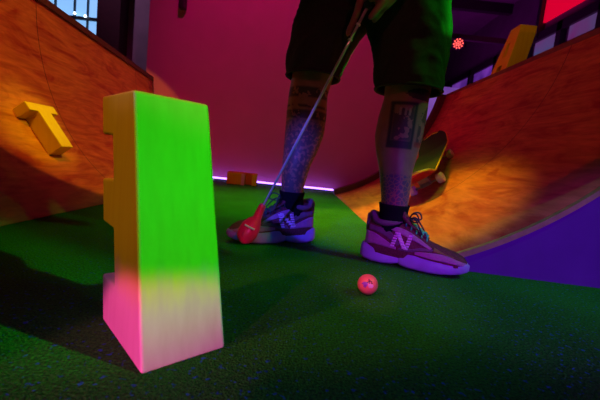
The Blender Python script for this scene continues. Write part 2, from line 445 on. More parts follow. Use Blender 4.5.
# A standing on the right platform
ab_o = V((1.20, 2.36, ZT + .0045))
Apts = [(-.035, 0), (.0, .288), (.03, .305), (.10, .305), (.20, 0), (.145, 0), (.128, .055), (.052, .055), (.045, 0)]
bm = bmesh.new()
sl = V((.060, 0, .305)) / .305          # the letter leans a little to the right as it rises
def ap(y, z): return V((sl.x * z, y, z))
outer = [(.0, 0), (.0, .25), (.015, .30), (.12, .30), (.20, 0), (.135, 0), (.122, .06), (.075, .06), (.070, 0)]
hole = [(.068, .115), (.108, .115), (.096, .205), (.068, .205)]
def poly_hole_prism(bm, outer, hole, fn, ext):
    vo = [bm.verts.new(fn(*p)) for p in outer]; vh = [bm.verts.new(fn(*p)) for p in hole]
    eo = [bm.edges.new((vo[i], vo[(i + 1) % len(vo)])) for i in range(len(vo))]
    eh = [bm.edges.new((vh[i], vh[(i + 1) % len(vh)])) for i in range(len(vh))]
    r = bmesh.ops.triangle_fill(bm, use_beauty=True, use_dissolve=False, edges=eo + eh)
    fs = [f for f in r['geom'] if isinstance(f, bmesh.types.BMFace)]
    ex = bmesh.ops.extrude_face_region(bm, geom=fs)
    for v in [g for g in ex['geom'] if isinstance(g, bmesh.types.BMVert)]: v.co += V(ext)
poly_hole_prism(bm, outer, hole, ap, (.105, 0, 0))
ao = mk('letter_block', bm, M['yellow'], bevel=.002); ao.location = ab_o
tag(ao, 'yellow letter A block standing on top of the right ramp', 'letter block')

# low block by the led strip
bo = V((-.655, 3.13, 0)); bw = .262; a = V((1, .12, 0)).normalized(); b_ = V((-.12, 1, 0)).normalized()
sh = [(0, 0), (.155, 0), (.155, .085), (.215, .085), (.215, 0), (bw, 0), (bw, .19), (0, .19)]
bm = bmesh.new(); prism(bm, [a * x + b_ * y for x, y in sh], (0, 0, .105))
lb = mk('letter_block', bm, M['yellow'], bevel=.005); lb.location = bo
bm = bmesh.new(); prism(bm, [a * .125 + b_ * -.002, a * .153 + b_ * -.002, a * .153, a * .125], (0, 0, .10))
mk('pink_stripe', bm, M['pinkp'], lb)
tag(lb, 'low yellow notched letter block lying by the purple light strip at the wall', 'letter block')

# ------------------------------------------------------------------ led strip
ls = empty('light_strip', (-.25, 3.43, 0)); tag(ls, 'glowing purple light strip along the foot of the magenta wall', 'light strip')
boxo('channel', (-1.10, -.012, 0.001), (.60, .03, .018), M['dark'], ls)
bm = bmesh.new(); tube(bm, [(-1.08, -.016, .022), (.58, -.016, .022)], .0085, 10); mk('light_tube', bm, M['led'], ls)

# ------------------------------------------------------------------ ball
ball = V((.163, .748, 0)); br = .0218
bm = bmesh.new(); uvsphere(bm, (0, 0, 0), br, 48, 32)
m, nt, b = new_mat('neon pink ball'); vo = N(nt, 'ShaderNodeTexVoronoi'); vo.inputs['Scale'].default_value = 260
nt.links.new(coords(nt), vo.inputs['Vector']); bump(nt, b, vo.outputs['Distance'], .5, .001)
b.inputs['Base Color'].default_value = (1, .16, .22, 1); b.inputs['Roughness'].default_value = .35
bo_ = mk('golf_ball', bm, m, smooth=True); bo_.location = ball + V((0, 0, br))
tag(bo_, 'neon pink golf ball with a purple print on the green turf', 'golf ball')
# print on the ball, facing the camera
vd = (V((0, 0, .27)) - bo_.location).normalized(); vx = V((0, 0, 1)).cross(vd).normalized(); vy = vd.cross(vx)
def on_ball(x, y, r=br * 1.006): return (vd * math.sqrt(max(0, 1 - x * x - y * y)) + vx * x + vy * y) * r
def ball_patch(name, pts, mat):
    bm = bmesh.new(); c = V((sum(p[0] for p in pts) / len(pts), sum(p[1] for p in pts) / len(pts)))
    R = [[bm.verts.new(on_ball(c.x + (p[0] - c.x) * k / 3, c.y + (p[1] - c.y) * k / 3)) for p in pts] for k in (1, 2, 3)]
    cv = bm.verts.new(on_ball(*c)); n = len(pts)
    for i in range(n):
        bm.faces.new((cv, R[0][i], R[0][(i + 1) % n]))
        for k in (0, 1): bm.faces.new((R[k][i], R[k + 1][i], R[k + 1][(i + 1) % n], R[k][(i + 1) % n]))
    return mk(name, bm, mat, bo_, smooth=True)
pur = simple('purple print', (.35, .06, .65), .4); blk = simple('dark print', (.06, .01, .06), .4); lil = simple('lilac print', (.9, .35, .75), .4)
ball_patch('print', [(-.58, .0), (-.46, .17), (-.24, .22), (-.06, .17), (.02, .02), (-.05, -.16), (-.18, -.34), (-.38, -.26)], pur)
ball_patch('print', [(.06, .0), (.24, .12), (.5, .08), (.58, -.08), (.46, -.28), (.22, -.32), (.06, -.2)], lil)
for (x0, y0, x1, y1) in ((.02, .52, .18, .36), (.18, .36, .12, .24), (.18, .36, .38, .30), (-.02, .34, .12, .30), (.30, .22, .44, .14), (.05, .18, .22, .14), (-.1, .2, .02, .16)):
    dx, dy = (y1 - y0), -(x1 - x0); l = math.hypot(dx, dy); dx *= .042 / l; dy *= .042 / l
    ball_patch('print', [(x0 - dx, y0 - dy), (x1 - dx, y1 - dy), (x1 + dx, y1 + dy), (x0 + dx, y0 + dy)], blk)

# ------------------------------------------------------------------ skateboard
na = V((.690, 1.95, 0)); na.z = rz(na.x - rbase(na.y)); nb = na + V((.16, .33, 0)); nb.z = rz(nb.x - rbase(nb.y))
ax = (nb - na).normalized(); nrm = V((-.654, 0, .756)); nrm = (nrm - ax * nrm.dot(ax)).normalized(); sd = ax.cross(nrm).normalized()
wb = (nb - na).length
sk = bpy.data.objects.new('skateboard', None); COL.objects.link(sk)
mm = Matrix((ax, -sd, nrm)).transposed().to_4x4(); mm.translation = na + nrm * .003; sk.matrix_world = mm
tag(sk, 'skateboard with dark grip tape parked on the right ramp behind the leg', 'skateboard')
# local: x along deck, y = left, z up; wheels at x=0 and x=wb
def deck_pt(s, t, off=0):
    x = -.19 + s * (wb + .38); kick = max(0, abs(x - wb / 2) - wb / 2 - .05)
    z = .085 + kick * .45 + .25 * kick * kick + .008 * (2 * t - 1) ** 2
    ends = min(s, 1 - s); hw = .1 * min(1, math.sqrt(max(0, 1 - max(0, (.10 - ends) / .10) ** 2)) * .92 + .08)
    return V((x, (2 * t - 1) * hw, z + off))
bm = bmesh.new(); solid_grid(bm, lambda u, v: deck_pt(u, v), lambda u, v: (0, 0, -.011), 40, 8); mk('deck', bm, M['deckred'], sk, smooth=False)
bm = bmesh.new(); solid_grid(bm, lambda u, v: deck_pt(u, v, .0035), lambda u, v: (0, 0, -.003), 40, 8, u0=.17); mk('grip_tape', bm, M['griptape'], sk)
bm = bmesh.new(); solid_grid(bm, lambda u, v: deck_pt(u, v, .0035), lambda u, v: (0, 0, -.003), 12, 8, u1=.168); mk('bare_tail', bm, M['ply'], sk)
bm = bmesh.new()
loop = [deck_pt(s / 40, 0, -.004) for s in range(41)] + [deck_pt(1, .5, -.004)] + [deck_pt(s / 40, 1, -.004) for s in range(40, -1, -1)] + [deck_pt(0, .5, -.004)]
tube(bm, loop + [loop[0]], .0048, 8); mk('deck_edge', bm, M['yedge'], sk)
for x in (0, wb):
    bm = bmesh.new(); tube(bm, [(x, -.075, .027), (x, .075, .027)], .006, 10); prism(bm, [V((x - .02, -.025, .035)), V((x + .025, -.02, .076)), V((x + .025, .02, .076)), V((x - .02, .025, .035))], (.0, 0, -.012) if False else (-.006, 0, -.008))
    box(bm, (x - .028, -.027, .070), (x + .028, .027, .0745)); box(bm, (x - .012, -.03, .02), (x + .012, .03, .07))
    mk('truck', bm, simple('truck metal', (.3, .3, .32), .4, metal=.8), sk, bevel=.003)
    for y in (-.083, .083):
        bm = bmesh.new()
        loft(bm, frame_rings([(x, y - .018, .027), (x, y - .015, .027), (x, y + .015, .027), (x, y + .018, .027)], [.020, .027, .027, .020], 24)); wv = mk('wheel', bm, M['wheel'], sk, smooth=False, bevel=.002)

# ------------------------------------------------------------------ person
def ering(c, rx, ry, n=28, tilt=0, rot=0, amp=0, seed=0):
    out = []
    for k in range(n):
        a = 2 * math.pi * k / n
        x = rx * math.cos(a); y = ry * math.sin(a)
        r = 1 + amp * noise.noise(V((math.cos(a) * 2.2, math.sin(a) * 2.2 + seed, c[2] * 16)))
        if amp and n > 40:
            q = V((a * 1.3 - c[2] * 9, c[2] * 30 + math.sin(a) * 5, seed))
            r += .55 * amp * (1 - 2.4 * abs(noise.noise(q)))
        out.append(V((c[0] + x * r, c[1] + y * r, c[2] + tilt * y)))
    return out
bmB = bmesh.new()
legR = [((.262, 1.045, .055), .028, .028), ((.268, 1.045, .09), .031, .036), ((.276, 1.045, .139), .034, .038), ((.276, 1.05, .185), .0395, .046), ((.268, 1.055, .267), .047, .054), ((.266, 1.065, .32), .060, .062),
        ((.266, 1.068, .365), .0675, .068), ((.269, 1.065, .42), .0675, .068), ((.271, 1.055, .47), .062, .064), ((.270, 1.05, .52), .064, .068), ((.262, 1.06, .60), .074, .078), ((.245, 1.08, .72), .085, .09), ((.22, 1.10, .84), .09, .10), ((.20, 1.11, .93), .08, .1)]
legL = [((-.012, 1.178, .055), .028, .028), ((-.018, 1.178, .09), .031, .036), ((-.028, 1.175, .139), .033, .037), ((-.029, 1.175, .18), .037, .044), ((-.024, 1.18, .253), .046, .054), ((-.014, 1.19, .31), .057, .062),
        ((-.008, 1.192, .365), .064, .068), ((-.008, 1.19, .42), .065, .068), ((-.009, 1.18, .48), .062, .064), ((-.002, 1.17, .53), .064, .068), ((.01, 1.17, .60), .074, .078), ((.04, 1.165, .72), .085, .09), ((.075, 1.16, .84), .09, .10), ((.095, 1.15, .93), .08, .1)]
for L in (legR, legL): loft(bmB, [ering(*s) for s in L])
# feet inside the shoes
for (an, dr) in (((.262, 1.045), V((.913, -.407, 0))), ((-.012, 1.178), V((-.89, -.456, 0)))):
    hp = V((an[0], an[1], 0))
    tube(bmB, [hp + V((0, 0, .05)) - dr * .02, hp + dr * .05 + V((0, 0, .05)), hp + dr * .12 + V((0, 0, .04)), hp + dr * .18 + V((0, 0, .034))], [(.026, .03), (.03, .032), (.033, .022), (.026, .012)], 14, dome=True)
torso = [((.148, 1.13, .86), .15, .11), ((.148, 1.14, .95), .165, .12), ((.15, 1.12, 1.06), .145, .105), ((.15, 1.08, 1.18), .16, .11), ((.15, 1.03, 1.30), .18, .115), ((.15, 1.0, 1.38), .165, .10), ((.15, .99, 1.44), .09, .07), ((.15, .97, 1.50), .055, .058), ((.15, .95, 1.56), .052, .058)]
loft(bmB, [ering(*s) for s in torso])
# arms: shoulder, elbow, wrist
def limb(pts, rad): tube(bmB, smooth_path(pts, 5), [interp([(k / (len(pts) - 1), r) for k, r in enumerate(rad)], i / (5 * (len(pts) - 1))) for i in range(5 * (len(pts) - 1) + 1)], 16, dome=True)
limb([(-.02, 1.01, 1.37), (-.07, .97, 1.22), (-.09, .93, 1.07), (-.01, .92, .93), (.075, .925, .79)], [.058, .050, .042, .040, .027])
limb([(.32, 1.01, 1.37), (.38, .97, 1.22), (.40, .94, 1.07), (.30, .93, .95), (.205, .945, .85)], [.058, .050, .042, .040, .027])
# head with nose, ears, chin
hc = V((.15, .90, 1.66))
uvsphere(bmB, hc, (.078, .098, .115), 24, 18); uvsphere(bmB, hc + V((0, -.03, -.065)), (.055, .065, .055), 20, 14)
tube(bmB, [hc + V((0, -.09, .02)), hc + V((0, -.108, -.012)), hc + V((0, -.112, -.03))], [.010, .013, .016], 10, dome=True)
for s in (-1, 1): uvsphere(bmB, hc + V((s * .079, .01, -.01)), (.010, .022, .033), 12, 10)
for s in (-1, 1): uvsphere(bmB, hc + V((s * .03, -.083, .005)), (.016, .012, .010), 12, 8)
uvsphere(bmB, hc + V((0, -.094, -.06)), (.024, .010, .007), 12, 8)
# hands around the grip
SA = V((-.100, .965, .130)); SB = V((.112, .925, .650)); sdir = (SB - SA).normalized()
def S(z): return SA + sdir * ((z - SA.z) / sdir.z)
su = V((1, 0, 0)); su = (su - sdir * su.dot(sdir)).normalized(); sv = sdir.cross(su)   # su to the right, sv away from camera
if sv.y < 0: sv = -sv
def ringpt(z, a, r): return S(z) + (su * math.cos(a) + sv * math.sin(a)) * r
def curl(z, a0, a1, r, rf, dz=0):
    pts = [ringpt(z + dz * k / 7, a0 + (a1 - a0) * k / 7, r) for k in range(8)]
    tube(bmB, pts, [rf * (1 - .03 * k) for k in range(8)], 10, dome=True)
# lower hand (comes from the left): palm on the left side of the grip
def palm(pts, rr): tube(bmB, pts, rr, 16, dome=True)
palm([V((.072, .925, .79)), ringpt(.755, math.pi, .028), ringpt(.715, math.pi, .030), ringpt(.672, math.pi, .027)], [(.024, .022), (.032, .018), (.035, .017), (.028, .014)])
for k, z in enumerate((.735, .712, .690)): curl(z, math.pi * 1.15, math.pi * 2.35, .021, .0088 - .0004 * k, -.010)
ix = [ringpt(.680, math.pi * 1.1, .026), ringpt(.650, math.pi * 1.12, .022), ringpt(.625, math.pi * 1.12, .016), ringpt(.598, math.pi * 1.1, .0135), ringpt(.585, math.pi * 1.1, .012)]
tube(bmB, ix, [.0105, .0098, .0090, .0082, .0072], 12, dome=True)
tube(bmB, [ringpt(.745, math.pi * 1.4, .030), ringpt(.715, math.pi * 1.5, .026), ringpt(.69, math.pi * 1.5, .021), ringpt(.668, math.pi * 1.5, .018)], [.013, .0115, .010, .0085], 12, dome=True)
# upper hand (from the right), fingers over the first
palm([V((.207, .945, .85)), ringpt(.81, 0, .028), ringpt(.77, 0, .032), ringpt(.72, 0, .032), ringpt(.675, 0, .026)], [(.024, .022), (.030, .017), (.034, .018), (.032, .017), (.022, .012)])
for k, z in enumerate((.80, .778, .757)): curl(z, -.15, -math.pi * 1.25, .021, .0088, -.008)
tube(bmB, [ringpt(.69, -.3, .032), ringpt(.668, -.5, .030), ringpt(.650, -.6, .027), ringpt(.636, -.7, .024)], [.011, .0102, .0094, .008], 12, dome=True)
tube(bmB, [ringpt(.70, .35, .036), ringpt(.675, .3, .036), ringpt(.655, .2, .033), ringpt(.64, .1, .03)], [.011, .0102, .0094, .008], 12, dome=True)
tube(bmB, [ringpt(.79, -math.pi * .4, .028), ringpt(.765, -math.pi * .5, .024), ringpt(.74, -math.pi * .5, .022)], [.012, .011, .009], 12, dome=True)
person = mk('person', bmB, M['skin'])
rm = person.modifiers.new('remesh', 'REMESH'); rm.mode = 'VOXEL'; rm.voxel_size = .0042; rm.use_smooth_shade = True
smo = person.modifiers.new('smooth', 'SMOOTH'); smo.factor = .5; smo.iterations = 4
dg = bpy.context.evaluated_depsgraph_get(); me2 = bpy.data.meshes.new_from_object(person.evaluated_get(dg))
person.modifiers.clear(); person.data = me2
if not me2.materials: me2.materials.append(M['skin'])
for p in me2.polygons: p.use_smooth = True
tag(person, 'person in black shorts and black socks with tattooed shins, feet apart, bending over a putter', 'person')

# shorts
def cloth_rings(secs, amp, seed): return [ering(c, rx, ry, 96, 0, 0, amp * min(1, (i + 1) / 8), seed) for i, (c, rx, ry) in enumerate(secs)]
def dense(secs, k=5):
    out = []
    for a, b in zip(secs, secs[1:]):
        for j in range(k):
            t = j / k
            out.append((tuple(x + (y - x) * t for x, y in zip(a[0], b[0])), a[1] + (b[1] - a[1]) * t, a[2] + (b[2] - a[2]) * t))
    return out + [secs[-1]]
bm = bmesh.new()
sR = [((.274, 1.06, .497), .092, .098), ((.272, 1.062, .53), .094, .098), ((.268, 1.07, .60), .101, .106), ((.256, 1.08, .68), .113, .118), ((.243, 1.10, .76), .118, .126), ((.225, 1.12, .86), .112, .125), ((.20, 1.13, .93), .10, .115)]
sL = [((.000, 1.165, .530), .083, .095), ((.001, 1.165, .56), .087, .097), ((.014, 1.165, .62), .096, .104), ((.040, 1.16, .69), .112, .114), ((.062, 1.155, .76), .120, .122), ((.08, 1.15, .86), .112, .122), ((.10, 1.14, .93), .10, .115)]
hip = [((.150, 1.13, .775), .10, .07), ((.150, 1.13, .80), .16, .11), ((.150, 1.13, .86), .190, .132), ((.15, 1.135, .95), .182, .135), ((.15, 1.13, 1.02), .168, .125)]
loft(bm, cloth_rings(dense(sR, 11), .075, 3), False, False)
loft(bm, cloth_rings(dense(sL, 11), .075, 8), False, False)
loft(bm, cloth_rings(dense(hip), .05, 5), False, False)
so = mk('shorts', bm, M['black'], person, smooth=True)
md = so.modifiers.new('thick', 'SOLIDIFY'); md.thickness = .004
for secs, rr in ((sR, .0045), (sL, .0045)):
    bm = bmesh.new(); c = ering(secs[0][0], secs[0][1], secs[0][2], 96, 0, 0, .075 / 8, 3 if secs is sR else 8)
    loft(bm, frame_rings(c + [c[0], c[1]], .0042, 6), False, False); mk('hem', bm, M['black'], so, smooth=True)
# shirt
bm = bmesh.new()
sh_ = [((.148, 1.13, .96), .188, .142), ((.15, 1.12, 1.06), .172, .13), ((.15, 1.08, 1.18), .178, .128), ((.15, 1.03, 1.30), .192, .128), ((.15, 1.0, 1.385), .175, .112), ((.15, .99, 1.45), .098, .082)]
loft(bm, cloth_rings(dense(sh_, 3), .05, 2), False, False)
for pts in ([(-.02, 1.01, 1.37), (-.07, .97, 1.22), (-.085, .95, 1.14)], [(.32, 1.01, 1.37), (.38, .97, 1.22), (.392, .95, 1.14)]):
    loft(bm, frame_rings(smooth_path(pts, 4), [.068, .068, .067, .066, .065, .064, .064, .063, .063], 20), True, False)
s2 = mk('shirt', bm, M['shirt'], person, smooth=True); md = s2.modifiers.new('thick', 'SOLIDIFY'); md.thickness = .003
bm = bmesh.new(); vs = uvsphere(bm, hc + V((0, .012, .02)), (.084, .098, .112), 24, 18)
bmesh.ops.delete(bm, geom=[v for v in vs if v.co.z < hc.z + .035 and v.co.y < hc.y - .03 or v.co.z < hc.z - .06], context='VERTS')
hr = mk('hair', bm, M['hair'], person, smooth=True); md = hr.modifiers.new('thick', 'SOLIDIFY'); md.thickness = .006
# socks
for L in (legR, legL):
    bm = bmesh.new(); zs = []
    prof_ = [((c[0], c[1], c[2]), rx + .003, ry + .003) for c, rx, ry in L if c[2] < .2]
    ztop = .172 if L is legR else .166
    out = []
    for k in range(15):
        z = .05 + (ztop - .05) * k / 14
        for (a_, b2) in zip(prof_, prof_[1:]):
            if a_[0][2] <= z <= b2[0][2] + 1e-6:
                t = (z - a_[0][2]) / (b2[0][2] - a_[0][2]); c = [x + (y - x) * t for x, y in zip(a_[0], b2[0])]
                out.append(ering((c[0], c[1], z), a_[1] + (b2[1] - a_[1]) * t + (.0008 if k % 2 else 0) + (.002 if k == 14 else 0), a_[2] + (b2[2] - a_[2]) * t + (.0008 if k % 2 else 0)))
                break
    loft(bm, out, False, False); o = mk('sock', bm, M['sock'], person, smooth=True)
    md = o.modifiers.new('thick', 'SOLIDIFY'); md.thickness = .002; md.offset = 1

# ------------------------------------------------------------------ shoes
WU = [(0, .022), (.015, .035), (.04, .043), (.08, .044), (.12, .042), (.16, .042), (.20, .0455), (.235, .044), (.265, .040), (.285, .030), (.298, .012)]
TU = [(0, .110), (.012, .130), (.03, .132), (.06, .120), (.09, .124), (.115, .122), (.14, .110), (.17, .095), (.20, .081), (.23, .073), (.26, .067), (.285, .057), (.298, .045)]
BU = .030
def wz(x): return interp(WU, x)
def tz(x): return interp(TU, x)
def pe(x): return interp([(0, 4.5), (.10, 5.0), (.155, 2.3)], x)
def syd(x, z, off=0):
    t = tz(x); f = min(1, max(0, (z - BU) / (t - BU)))
    return wz(x) * (1 - f ** pe(x)) ** .5 * (1 - .10 * f) + off
def shoe_ring(x, n=28):
    t = tz(x); w_ = wz(x); out = []
    for k in range(n + 1):
        a = math.pi * k / n
        f = abs(math.sin(a)) ** (2 / pe(x)); zz = BU + (t - BU) * f; yy = math.copysign(syd(x, zz), math.cos(a)) if 0 < k < n else w_ * math.cos(a)
        out.append(V((x, yy, zz)))
    out.append(V((x, -w_ * .7, BU - .01))); out.append(V((x, w_ * .7, BU - .01)))
    return out
def ribbon(bm, lo, hi, side, off=.0028, nu=26, nv=6):
    """lo, hi: polylines in (x, z); a raised patch on one side of the upper"""
    lo = smooth_path([(x, 0, z) for x, z in lo], 8); hi = smooth_path([(x, 0, z) for x, z in hi], 8)
    def at(P, t):
        f = t * (len(P) - 1); i = min(int(f), len(P) - 2); return P[i].lerp(P[i + 1], f - i)
    def pt(u, v, o):
        p = at(lo, u).lerp(at(hi, u), v); x = min(.2975, max(.001, p.x)); z = min(p.z, tz(x) - .0006)
        return V((x, side * (syd(x, z) + o), z + (o * .4 if z > .05 else 0)))
    us = [0] + [i / nu for i in range(nu + 1)] + [1]; vs_ = [0] + [j / nv for j in range(nv + 1)] + [1]
    P = [[bm.verts.new(pt(u, v, -.002 if i in (0, len(us) - 1) or j in (0, len(vs_) - 1) else off)) for j, v in enumerate(vs_)] for i, u in enumerate(us)]
    for i in range(len(us) - 1):
        for j in range(len(vs_) - 1): bm.faces.new((P[i][j], P[i + 1][j], P[i + 1][j + 1], P[i][j + 1]))
def sole_loft(bm, st, n=20):
    rings = []
    for x, w_, zb, zt, bulge in st:
        r = []
        for k in range(n):
            a = 2 * math.pi * k / n; c = math.cos(a); s = math.sin(a)
            y = w_ * math.copysign(abs(c) ** .45, c) * (1 + bulge * (-s)); z = (zb + zt) / 2 + (zt - zb) / 2 * math.copysign(abs(s) ** .55, s)
            r.append(V((x, y, z)))
        rings.append(r)
    loft(bm, rings)
def make_shoe(heel, ang, mir, lacemat):
    root = empty('shoe', heel, ang); root.parent = person; root.scale = (.935, .95, 1.0)
    # the root Empty is a part; its own pieces are sub-parts
    def put(name, bm, mat, smooth=True):
        for v in bm.verts: v.co.y *= mir
        return mk(name, bm, mat, root, smooth=smooth)
    bm = bmesh.new(); xs = [.0005, .004, .010] + [.02 + .276 * k / 40 for k in range(41)] + [.2978]
    loft(bm, [shoe_ring(x) for x in xs]); put('upper', bm, M['upper'])
    # soles
    bm = bmesh.new()
    sole_loft(bm, [(-.014, .010, .020, .040, .2), (-.010, .026, .010, .050, .15), (.004, .037, .004, .056, .14), (.03, .0435, .0, .054, .12), (.06, .0445, .0, .050, .12), (.09, .042, .003, .046, .1), (.115, .037, .010, .040, .1), (.132, .028, .018, .034, .1), (.138, .012, .022, .030, 0)])
    put('heel_sole', bm, M['sole'])
    bm = bmesh.new()
    sole_loft(bm, [(.096, .020, .024, .040, .1), (.104, .034, .010, .052, .1), (.118, .041, .003, .056, .12), (.14, .0445, .0, .054, .12), (.17, .0475, .0, .047, .1), (.20, .0505, .0, .044, .08), (.23, .049, .002, .042, .08), (.26, .0425, .006, .042, .06), (.285, .031, .011, .042, .04), (.300, .018, .017, .040, 0), (.306, .007, .022, .036, 0)])
    put('forefoot_sole', bm, M['sole'])
    bm = bmesh.new(); sole_loft(bm, [(.06, .033, .006, .034, 0), (.10, .030, .010, .032, 0), (.14, .033, .006, .034, 0)], 12); put('arch_plate', bm, M['outsole'], False)
    # overlays, both sides
    bm = bmesh.new()
    for s in (1, -1):
        ribbon(bm, [(.001, .050), (.03, .055), (.075, .052), (.10, .050)], [(.002, .088), (.03, .086), (.06, .074), (.10, .056)], s)       # heel counter
        ribbon(bm, [(.155, .046), (.20, .042), (.25, .040), (.296, .036)], [(.155, .052), (.20, .057), (.245, .0555), (.296, .042)], s)      # mudguard
        ribbon(bm, [(.075, .103), (.115, .092), (.15, .080), (.195, .064)], [(.078, .113), (.118, .107), (.155, .091), (.20, .068)], s)       # eyestay
    put('overlay', bm, M['suede'])
    bm = bmesh.new()
    for s in (1, -1):
        ribbon(bm, [(.008, .093), (.035, .091), (.07, .080), (.10, .060)], [(.008, .108), (.035, .104), (.075, .098), (.112, .066)], s, .0022)
        ribbon(bm, [(.105, .050), (.14, .050), (.165, .056), (.20, .060)], [(.115, .062), (.145, .058), (.17, .0655), (.205, .0655)], s, .0022)
    put('side_band', bm, M['suede2'])
    bm = bmesh.new()
    for s in (1, -1): ribbon(bm, [(.205, .061), (.235, .058), (.262, .0535)], [(.205, .0715), (.235, .0605), (.262, .0548)], s, .002)
    put('toe_panel', bm, M['olive'])
    # striped letter N
    zb = [.056 + .0072 * k for k in range(6)]
    for s in (1, -1):
        bm = bmesh.new()
        for z in zb:
            lean = (z - .056) * .25
            hgt = .0046
            x0 = .082 + lean; ribbon(bm, [(x0, z), (x0 + .012, z)], [(x0 + .001, z + hgt), (x0 + .013, z + hgt)], s, .0042, 4, 2)
            x1 = .122 + lean; ribbon(bm, [(x1, z - .003), (x1 + .012, z - .003)], [(x1 + .001, z + hgt - .003), (x1 + .013, z + hgt - .003)], s, .0042, 4, 2)
            t = (z - .056) / .036; xd = (.122 - .030 * t if s * mir < 0 else .092 + .030 * t) + lean
            ribbon(bm, [(xd - .005, z - .0015), (xd + .008, z - .0015)], [(xd - .007, z + hgt), (xd + .006, z + hgt)], s, .0044, 4, 2)
        put('side_logo', bm, M['logo'])
    # collar
    bm = bmesh.new(); loop = []
    for k in range(29):
        a = 2 * math.pi * k / 28; x = .056 + .047 * math.cos(a); y = .0375 * math.sin(a)
        loop.append(V((x, y, .128 - .010 * math.sin(math.pi * max(0, min(1, (x - .01) / .09))) + (.010 if x < .02 else 0))))
    loft(bm, frame_rings(loop + [loop[1]], .0085, 10), False, False); put('collar', bm, M['suede2'])
    # heel pull tab
    bm = bmesh.new(); sole_loft(bm, [(-.004, .012, .085, .137, 0), (.004, .016, .075, .140, 0), (.012, .014, .08, .138, 0)], 14); put('heel_tab', bm, M['suede2'])
    # tongue
    bm = bmesh.new(); rings = []
    for k, (x, z, w_, t) in enumerate([(.185, .088, .012, .004), (.15, .109, .017, .006), (.12, .128, .021, .008), (.106, .144, .024, .009), (.102, .160, .024, .009), (.101, .168, .020, .005)]):
        ringp = []
        for j in range(16):
            a = 2 * math.pi * j / 16; ringp.append(V((x + t * math.sin(a) * .9, w_ * math.copysign(abs(math.cos(a)) ** .6, math.cos(a)), z + t * math.sin(a) * .5)))
        rings.append(ringp)
    loft(bm, rings); put('tongue', bm, M['upper'])
    # laces: crossings, then the bow
    bm = bmesh.new(); rw = [(.118, .126), (.134, .118), (.150, .109), (.166, .1005), (.182, .092)]
    for i, (x, z) in enumerate(rw):
        w_ = .019 - .0012 * i
        tube(bm, smooth_path([(x, -w_ - .004, z - .010), (x, -w_ * .6, z + .003), (x + .001, 0, z + .007), (x, w_ * .6, z + .003), (x, w_ + .004, z - .010)], 4), .0024, 7)
        if i < len(rw) - 1:
            x2, z2 = rw[i + 1]
            for s in (1, -1): tube(bm, smooth_path([(x, -s * w_, z - .003), ((x + x2) / 2, 0, (z + z2) / 2 + .009 + .0015 * s), (x2, s * w_, z2 - .003)], 5), .0024, 7)
    put('laces', bm, lacemat)
    bm = bmesh.new(); k0 = V((.122, 0, .136))
    uvsphere(bm, k0, (.006, .006, .005), 10, 8)
    for s in (1, -1):
        tube(bm, smooth_path([k0, k0 + V((.008, s * .012, .016)), k0 + V((.024, s * .030, .018)), k0 + V((.032, s * .036, .002)), k0 + V((.018, s * .026, -.004)), k0], 6), .0023, 7)
        tube(bm, smooth_path([k0, k0 + V((.018, s * .012, .004)), k0 + V((.036, s * .028, -.018)), k0 + V((.046, s * .034, -.034))], 6), .0022, 7)
    put('lace_bow', bm, M['laced'])
    return root
shR = make_shoe((.212, 1.066, 0), math.atan2(-.407, .913), 1, M['lace'])
shL = make_shoe((.043, 1.207, 0), math.atan2(-.456, -.89), -1, M['laced'])

# ------------------------------------------------------------------ putter
pt = empty('putter', (SA.x, SA.y, 0)); tag(pt, 'putter with steel shaft and red rubber head held in front of the left shoe', 'putter')
def L_(p): return V(p) - V((SA.x, SA.y, 0))
bm = bmesh.new(); tube(bm, [L_(S(.10)), L_(S(.55)), L_(S(.67))], [.0031, .0037, .0040], 16); mk('shaft', bm, M['chrome'], pt, smooth=True)
bm = bmesh.new(); tube(bm, [L_(S(.652)), L_(S(.66)), L_(S(.90)), L_(S(.905))], [.007, .011, .013, .010], 16); mk('grip', bm, M['grip'], pt, smooth=True)
for z in (.575, .612):
    bm = bmesh.new(); tube(bm, [L_(S(z)), L_(S(z + .004))], .0058, 14); mk('shaft_ring', bm, M['white'], pt)
# head: neck widening into a flattened blade with rounded toe
bm = bmesh.new()
ha = V((-.100, .965, .135)); 
hp = [(ha + V((.003, 0, .006)), .0085, .0085), (ha, .0115, .0115), (V((-.106, .962, .118)), .0125, .0125), (V((-.110, .958, .104)), .0140, .014), (V((-.116, .954, .093)), .023, .019), (V((-.123, .948, .080)), .030, .022), (V((-.130, .941, .064)), .031, .022), (V((-.136, .934, .051)), .027, .020), (V((-.140, .930, .043)), .018, .014), (V((-.142, .928, .040)), .008, .007)]
loft(bm, frame_rings([L_(p) for p, _, _ in hp], [(b_ * .86, a_ * .86) for _, a_, b_ in hp], 24))
hd = mk('putter_head', bm, M['rubber'], pt, smooth=True)
bm = bmesh.new()
c0 = L_(V((-.1235, .948, .083))); xx = V((.92, -.10, -.36)).normalized(); yy = V((.38, .15, .9)).normalized()
prism(bm, [c0 - xx * .0145 + V((0, -.026, 0)) - yy * .0015, c0 + xx * .0145 + V((0, -.026, 0)) - yy * .0015, c0 + xx * .0145 + V((0, -.026, 0)) + yy * .0015, c0 - xx * .0145 + V((0, -.026, 0)) + yy * .0015], (0, .016, 0))
mk('aim_line', bm, M['white'], pt)

